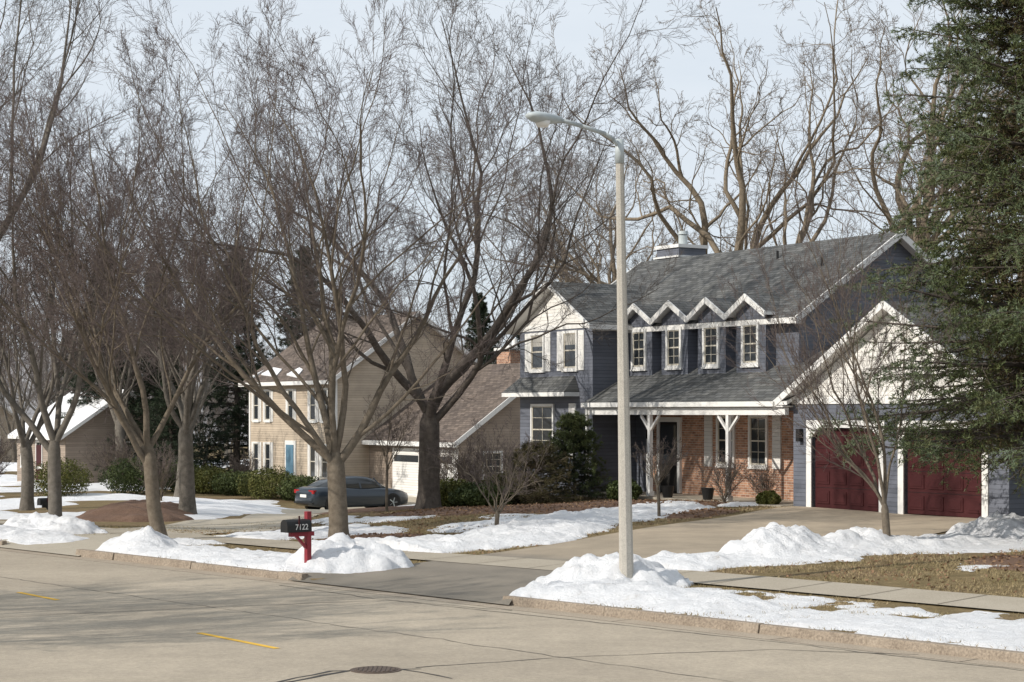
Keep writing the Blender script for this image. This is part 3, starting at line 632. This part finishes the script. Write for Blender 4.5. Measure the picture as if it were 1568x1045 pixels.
for x in (-13.86,-11.87): win(mb,fr(0),x,3.98,5.2,.80,.34,False,.35)
for x in DX: win(mb,fr(1.32),x,3.98,5.20,.74,0,True,0,trim=.06)
win(mb,fr(0),-13.55,1.15,2.8,1.35,0,True,0); mb.box(-11.95,-11.55,-.035,0,1.05,2.85,white)
for x in (-5.89,-4.34): win(mb,fr(1.72),x,.95,2.45,.82,0,True)
for x in (-6.75,-3.5): mb.box(x-.19,x+.19,1.68,1.72,.88,2.5,whites)
mb.box(-9.2,-8.25,1.66,1.7,0,2.25,dark); mb.box(-9.12,-8.33,1.63,1.66,.9,2.15,glass)
mb.done('windows',A)
mb=MB()
for a,b in ((0,2.65),(3.55,6.25)):
    mb.box(a,b,.12,.16,-.05,2.14,maroon); nr=4; cw=(b-a)/4
    for i in range(nr):
        z0=-.02+i*.535
        mb.box(a,b,.113,.12,z0+.525,z0+.535,black)
        for j in range(4):
            x0=a+j*cw+.08; x1=a+(j+1)*cw-.08
            mb.box(x0,x1,.098,.12,z0+.09,z0+.44,maroon); mb.box(x0+.06,x1-.06,.088,.098,z0+.15,z0+.38,maroon)
mb.done('garage_doors',A,bevel=.008)
mb=MB()
mb.box(-10.6,-.78,-.45,1.7,-.5,-.02,concr); mb.box(-9.4,-7.6,-.95,-.45,-.6,-.16,concr)
mb.done('porch_floor',A)
mb=MB()
mb.box(-14.85,-13.55,5.7,6.9,6.5,8.38,purple); mb.box(-14.92,-13.48,5.63,6.97,8.38,8.5,white); mb.box(-14.94,-13.46,5.61,6.99,8.04,8.1,white)
mb.cyl((-14.1,6.3,8.5),(-14.1,6.3,8.88),.16,.16,14,metal); mb.cyl((-14.1,6.3,8.9),(-14.1,6.3,9.02),.2,.17,14,metal)
mb.done('chimney',A)
mb=MB()
for x in (-.42,): mb.box(x-.07,x+.07,-.16,-.02,1.75,2.1,black)
mb.box(-9.75,-9.6,1.5,1.7,1.7,2.0,black)
mb.done('wall_lamps',A)
mb=MB()
for (x,y) in ((-6.3,-.2),(-4.6,0)): mb.cyl((x,y,-.02),(x,y,.33),.14,.2,14,black)
mb.done('planters',A)
mb=MB()
for (x0,x1,y0,y1) in ((-10.8,-10.5,1.5,2.3),(-9.1,-8.85,1.75,2.1)): mb.prism([(x0,y0,zr(y0)),(x1,y0,zr(y0)),(x1-.05,y1,zr(y1)),(x0+.1,y1,zr(y1))],(0,0,.12),snowm)
mb.done('roof_snow',A,bevel=.03)

# ------------------------------------------------------------------ tan house
B=empty('tan_house',(-8.16,84,-.6),math.atan2(-.849,.528))
mb=MB()
mb.box(-9.6,0,0,8.6,-.8,5.35,tans)
mb.prism([(0,0,5.35),(0,8.6,5.35),(0,4.3,8.4)],(-9.6,0,0),tans)
mb.box(.0,8.2,1.8,11,-.8,2.6,tanb)
mb.prism([(8.2,1.8,2.6),(8.2,11,2.6),(8.2,6.4,5.85)],(-8.2,0,0),tanb)
mb.box(2.2,3.4,7.4,8.3,4.5,6.6,brick)
mb.done('walls',B)
mb=MB()
def z2(y): return 5.42+.71*y
roofslab(mb,[(-9.95,-.35,z2(-.35)),(.3,-.35,z2(-.35)),(.3,4.3,z2(4.3)),(-9.95,4.3,z2(4.3))],.18,brX,white)
roofslab(mb,[(.3,8.95,z2(-.35)),(-9.95,8.95,z2(-.35)),(-9.95,4.3,z2(4.3)),(.3,4.3,z2(4.3))],.18,brX,white)
def z3(y): return 2.68+.706*(y-1.8)
roofslab(mb,[(0.001,1.4,z3(1.4)),(8.55,1.4,z3(1.4)),(8.55,6.4,z3(6.4)),(0.001,6.4,z3(6.4))],.16,brX,white)
roofslab(mb,[(8.55,11.4,z3(1.4)),(0.001,11.4,z3(1.4)),(0.001,6.4,z3(6.4)),(8.55,6.4,z3(6.4))],.16,brX,white)
mb.done('roof',B)
mb=MB()
rake(.3,-.37,z2(-.35),4.3,z2(4.3),.22); rake(.3,8.97,z2(-.35),4.3,z2(4.3),.22)
rake(8.55,1.38,z3(1.4),6.4,z3(6.4),.22); rake(8.55,11.42,z3(1.4),6.4,z3(6.4),.22)
mb.box(-9.95,.3,-.46,-.36,5.0,5.18,white); mb.box(0.3,8.55,1.3,1.39,2.22,2.42,white)
mb.box(-9.62,-9.45,-.02,-.001,-.3,5.3,white); mb.box(-.15,.02,-.02,-.001,-.3,5.3,white); mb.box(.001,.02,-.02,.15,-.3,5.3,white)
mb.box(8.05,8.22,1.78,1.799,-.3,2.5,white)
for a in (2.5,5.5): mb.box(a-.12,a+2.57,1.75,1.8,-.2,2.1,white); mb.box(a,a+2.45,1.72,1.75,-.2,1.95,whites); mb.box(a+.1,a+2.35,1.71,1.72,1.5,1.8,glass)
mb.box(-5.25,-4.05,-.06,0,0,2.35,white); mb.box(2.1,3.5,7.3,8.4,6.6,6.72,white)
for x in (2.45,2.95): mb.cyl((x+.1,7.85,6.72),(x+.1,7.85,7.15),.14,.12,10,white)
mb.done('trim',B)
mb=MB()
blue=M_noise('blue_door',(.10,.20,.28),(.12,.22,.30),3,.5,0)
for x in (-8.7,-7.3,-4.65,-2.2,-.95): win(mb,fr(0),x,3.3,4.8,.66,.2,False,0)
for x in (-8.7,-7.3,-2.2,-.95): win(mb,fr(0),x,.6,2.2,.66,.2,False,0)
win(mb,sd_(8.2),3.5,.75,2.0,.95,0,True)
mb.box(-5.05,-4.25,-.1,-.06,0,2.15,blue); mb.box(-5.2,-4.1,-.5,-.06,-.5,-.02,concr)
mb.done('windows',B)
mb=MB()
for (x0,x1,y0) in ((-8.6,-6.4,.2),(-5.4,-3.8,.1),(-9.6,-8.9,-.1)):
    mb.prism([(x0,y0,z2(y0)+.0),(x1,y0-.2,z2(y0-.2)),(x1-.4,y0+.3,z2(y0+.3)),(x0+.5,y0+.45,z2(y0+.45))],(0,0,.08),snowm)
mb.done('roof_snow',B,bevel=.03)
def cottage(x,y,rz,w,d,h,sid,rf,snowy):
    e=empty('distant_house',(x,y,float(G(x,y))),rz)
    global mb
    mb=MB()
    mb.box(-w/2,w/2,-d/2,d/2,-1,h,sid); mb.prism([(w/2,-d/2,h),(w/2,d/2,h),(w/2,0,h+d*.33)],(-w,0,0),sid)
    for s in (-1,1):
        roofslab(mb,[(-w/2-.4,s*(d/2+.4),h-.2),(w/2+.4,s*(d/2+.4),h-.2),(w/2+.4,0,h+d*.35),(-w/2-.4,0,h+d*.35)],.2,snowm if snowy else rf,white)
    for i in range(int(w/2.6)): win(mb,fr(-d/2),-w/2+1.3+i*2.6,h-1.9,h-.5,1.0,0,True)
    win(mb,sd_(w/2),0,h-1.9,h-.5,1.0,0,True); mb.box(-.6,.4,-d/2-.05,-d/2,0,2.1,maroon)
    mb.done('building',e)
cottage(-33,148,-.75,11,8,2.9,tans,brX,True); cottage(-52,170,-.6,12,8,3,tans,brX,True)
cottage(-22.6,100,-1.0,8,6.5,2.8,tanb,shX,True)
# ------------------------------------------------------------------ street lamp
pole=M_noise('lamp_pole_concrete',(.33,.31,.27),(.45,.42,.37),5,.8,.3,.004,fine=60)
g=empty('street_lamp',(1.91,30.4,float(G(1.91,30.4))))
mb=MB(); mb.cyl((0,0,-.2),(-.12,0,7.2),.125,.068,8,pole); mb.done('pole',g,bevel=.006)
mb=MB(); mb.cyl((-.12,0,7.1),(-.125,0,7.5),.078,.07,14,metal)
dn=Vector((-.733,-.68,0)); pts=[Vector((-.125,0,7.36))+dn*a+Vector((0,0,b)) for a,b in ((0,0),(.15,.13),(.35,.2),(.9,.27),(1.35,.31))]
for i in range(4): mb.cyl(pts[i],pts[i+1],.036,.034,12,metal)
mb.done('arm',g,True)
mb=MB(); c0=pts[-1]; sdv=Vector((-.68,.733,0))
prof=[(0,.045,.05,.0),(.12,.07,.07,0),(.25,.13,.085,-.02),(.42,.165,.095,-.03),(.58,.16,.085,-.03),(.7,.11,.05,-.03),(.74,.04,.02,-.03)]
vs=[];n=14
for (u,hw,hh,dz) in prof:
    for k in range(n):
        an=2*math.pi*k/n; vs.append(c0+dn*u+sdv*hw*math.cos(an)+Vector((0,0,dz+hh*math.sin(an)+(u*.05))))
fs=[(i*n+k,i*n+(k+1)%n,(i+1)*n+(k+1)%n,(i+1)*n+k) for i in range(len(prof)-1) for k in range(n)]+[tuple(range(n)),tuple(range((len(prof)-1)*n,len(prof)*n))]
mb.add(vs,fs,metal); mb.done('luminaire',g,True)
mb=MB(); mb.cyl(c0+dn*.42+Vector((0,0,-.15)),c0+dn*.42+Vector((0,0,-.05)),.09,.14,14,white); mb.done('lens',g,True)
# ------------------------------------------------------------------ mailboxes
def mailbox(x,y,postmat,txt):
    e=empty('mailbox',(x,y,float(G(x,y))),math.atan2(.68,.733)); mb=MB()
    mb.box(-.05,.05,-.05,.05,-.2,1.12,postmat); mb.box(-.42,.12,-.045,.045,.66,.74,postmat); mb.beam((-.3,-.03,.66),(-.02,-.03,.38),(0,.06,0),(0,0,.07),postmat)
    mb.done('post',e,bevel=.006)
    mb=MB(); n=10; pr=[(-.11,0),(.11,0)]+[(.11*math.cos(a),.13+.11*math.sin(a)) for a in np.linspace(0,math.pi,n)]
    mb.prism([(-.55,p[0],.745+p[1]) for p in pr],(.56,0,0),black); mb.box(-.3,-.27,-.125,-.112,.85,1.05,maroon)
    mb.done('box',e)
    if txt:
        cu=D.curves.new('number','FONT'); cu.body=txt; cu.size=.15; cu.extrude=.002; cu.materials.append(white); cu.align_x='CENTER'
        o=D.objects.new('number',cu); o.location=(-.22,-.113,.79); o.rotation_euler=(math.pi/2,0,0); link(o,e)
    return e
red=M_noise('red_post',(.20,.02,.03),(.25,.03,.04),4,.5,.05)
mailbox(-3.84,34.4,red,'7122'); e2=mailbox(-12.1,48.3,black,None); e2.scale=(.8,.8,.8)
# ------------------------------------------------------------------ car
paint,nt,b=newmat('car_paint',.28,.5); b.inputs['Base Color'].default_value=(.025,.036,.05,1); b.inputs['Metallic'].default_value=.3; b.inputs['Coat Weight'].default_value=.6
rubber=M_noise('tyre',(.015,.015,.015),(.03,.03,.03),10,.9,0); redl=M_noise('tail_light',(.3,.01,.01),(.35,.015,.015),5,.25,0)
cx,cy=-6.75,77.6; hd=math.atan2(.6,.8)
ce=empty('parked_car',(cx,cy,float(G(cx,cy))+.03),hd)
mb=MB()
def loft(st_,sec,matf):
    ring=[sec(*s) for s in st_]; n=len(ring[0]); vs=[p for q in ring for p in q]; o=len(mb.v); mb.v+=vs
    for i in range(len(ring)-1):
        for k in range(n):
            mb.f.append([o+i*n+k,o+i*n+(k+1)%n,o+(i+1)*n+(k+1)%n,o+(i+1)*n+k]); mb.m.append(mb.mi(matf(i,k,n)))
    mb.f.append([o+k for k in range(n)]); mb.m.append(mb.mi(paint)); mb.f.append([o+(len(ring)-1)*n+k for k in range(n)]); mb.m.append(mb.mi(paint))
def secb(x,w,zl,zh):
    x-=2.42; h=[(w*.86,zl),(w*.97,zl+.1),(w,(zl+zh)/2),(w*.985,zh-.14),(w*.9,zh-.03),(w*.6,zh)]
    return [(x,p,q) for p,q in h]+[(x,-p,q) for p,q in h[::-1]]
loft([(0,.62,.42,.82),(.05,.78,.3,.98),(.35,.87,.22,1.05),(.8,.905,.19,1.06),(1.4,.915,.18,1.03),(2.4,.915,.18,.99),(3.4,.91,.18,.97),(3.9,.9,.19,.93),(4.4,.86,.2,.84),(4.72,.76,.24,.72),(4.84,.6,.34,.6)],secb,lambda i,k,n:paint)
def secg(x,wb,wt,zb_,zt):
    x-=2.42; h=[(wb,zb_),(wt+.03,zt-.09),(wt*.9,zt-.02),(wt*.5,zt)]
    return [(x,p,q) for p,q in h]+[(x,-p,q) for p,q in h[::-1]]
def gm_(i,k,n):
    if k in (0,6): return glass
    if i in (0,5) and k in (1,2,3,4,5): return glass
    return paint
loft([(.45,.66,.6,.98,1.06),(1.15,.80,.60,.98,1.38),(1.6,.83,.62,.98,1.455),(2.2,.84,.63,.96,1.48),(2.7,.84,.62,.95,1.45),(3.0,.82,.6,.95,1.38),(3.75,.74,.66,.9,.98)],secg,gm_)
mb.done('body',ce,True)
mb=MB()
for s in (-1,1):
    for a,b_ in ((1.12,1.0),(2.28,2.28),(3.02,3.3)):
        mb.beam((a-2.42-.03,s*.625,1.40),(b_-2.42-.03,s*.845,.97),(.07,0,0),(0,s*.012,.0),paint)
for s in (-1,1):
    mb.box(-2.40,-2.15,s*.58-.2,s*.58+.22 if s>0 else s*.58+.2,.78,.93,redl)
mb.box(-2.435,-2.40,-.25,.25,.62,.74,white); mb.box(-2.44,-2.36,-.75,.75,.36,.42,black)
mb.done('details',ce)
mb=MB()
for x in (.95,3.85):
    for s in (-1,1):
        xx=x-2.42
        mb.cyl((xx,s*.70,.34),(xx,s*.918,.34),.39,.39,24,black); mb.cyl((xx,s*.72,.33),(xx,s*.93,.33),.33,.33,24,rubber); mb.cyl((xx,s*.9,.33),(xx,s*.935,.33),.22,.22,20,black)
        for k in range(5):
            a=k*2*math.pi/5; mb.beam((xx-.02,s*.936,.33),(xx-.02+.2*math.cos(a),s*.936,.33+.2*math.sin(a)),(.04,0,.02),(0,s*.012,0),metal)
mb.done('wheels',ce)
# ------------------------------------------------------------------ world, sun, camera
el=math.radians(33); hx,hy=-.87,-.49
w=D.worlds.new('World'); sc.world=w; w.use_nodes=True; nt=w.node_tree
bgn=nt.nodes['Background']; sky=N(nt,'ShaderNodeTexSky',sky_type='NISHITA'); sky.sun_disc=False; sky.sun_elevation=el; sky.sun_rotation=math.atan2(hx,hy)%(2*math.pi)
sky.dust_density=2.0; sky.air_density=1.0; sky.altitude=250
tc=N(nt,'ShaderNodeTexCoord'); mp=N(nt,'ShaderNodeMapping'); mp.inputs['Scale'].default_value=(1,1,3.5); nt.links.new(tc.outputs['Generated'],mp.inputs[0])
f=noise(nt,2.2,7,.6,mp.outputs[0]); cl=ramp(nt,f,[(.35,(.78,.78,.78)),(.62,(1,1,1))])
mx=mixc(nt,cl,sky.outputs[0],(6.2,6.75,7.35)); nt.links.new(mx,bgn.inputs[0]); bgn.inputs[1].default_value=.125
sl=D.lights.new('sun','SUN'); sl.energy=4.1; sl.angle=math.radians(.5); sl.color=(1,.94,.85)
so=D.objects.new('sun',sl); link(so); so.rotation_euler=Vector((-hx*math.cos(el),-hy*math.cos(el),-math.sin(el))).to_track_quat('-Z','Y').to_euler()
cam=D.cameras.new('camera'); cam.lens=64.3; cam.sensor_width=36; cam.shift_y=.0698; cam.clip_end=5000; cam.clip_start=.1
co=D.objects.new('camera',cam); link(co); co.location=(0,0,3.1); co.rotation_euler=(math.pi/2,0,0); sc.camera=co
sc.view_settings.view_transform='Standard'; sc.view_settings.look='None'; sc.view_settings.exposure=0
print('polys',sum(len(m.polygons) for m in D.meshes))
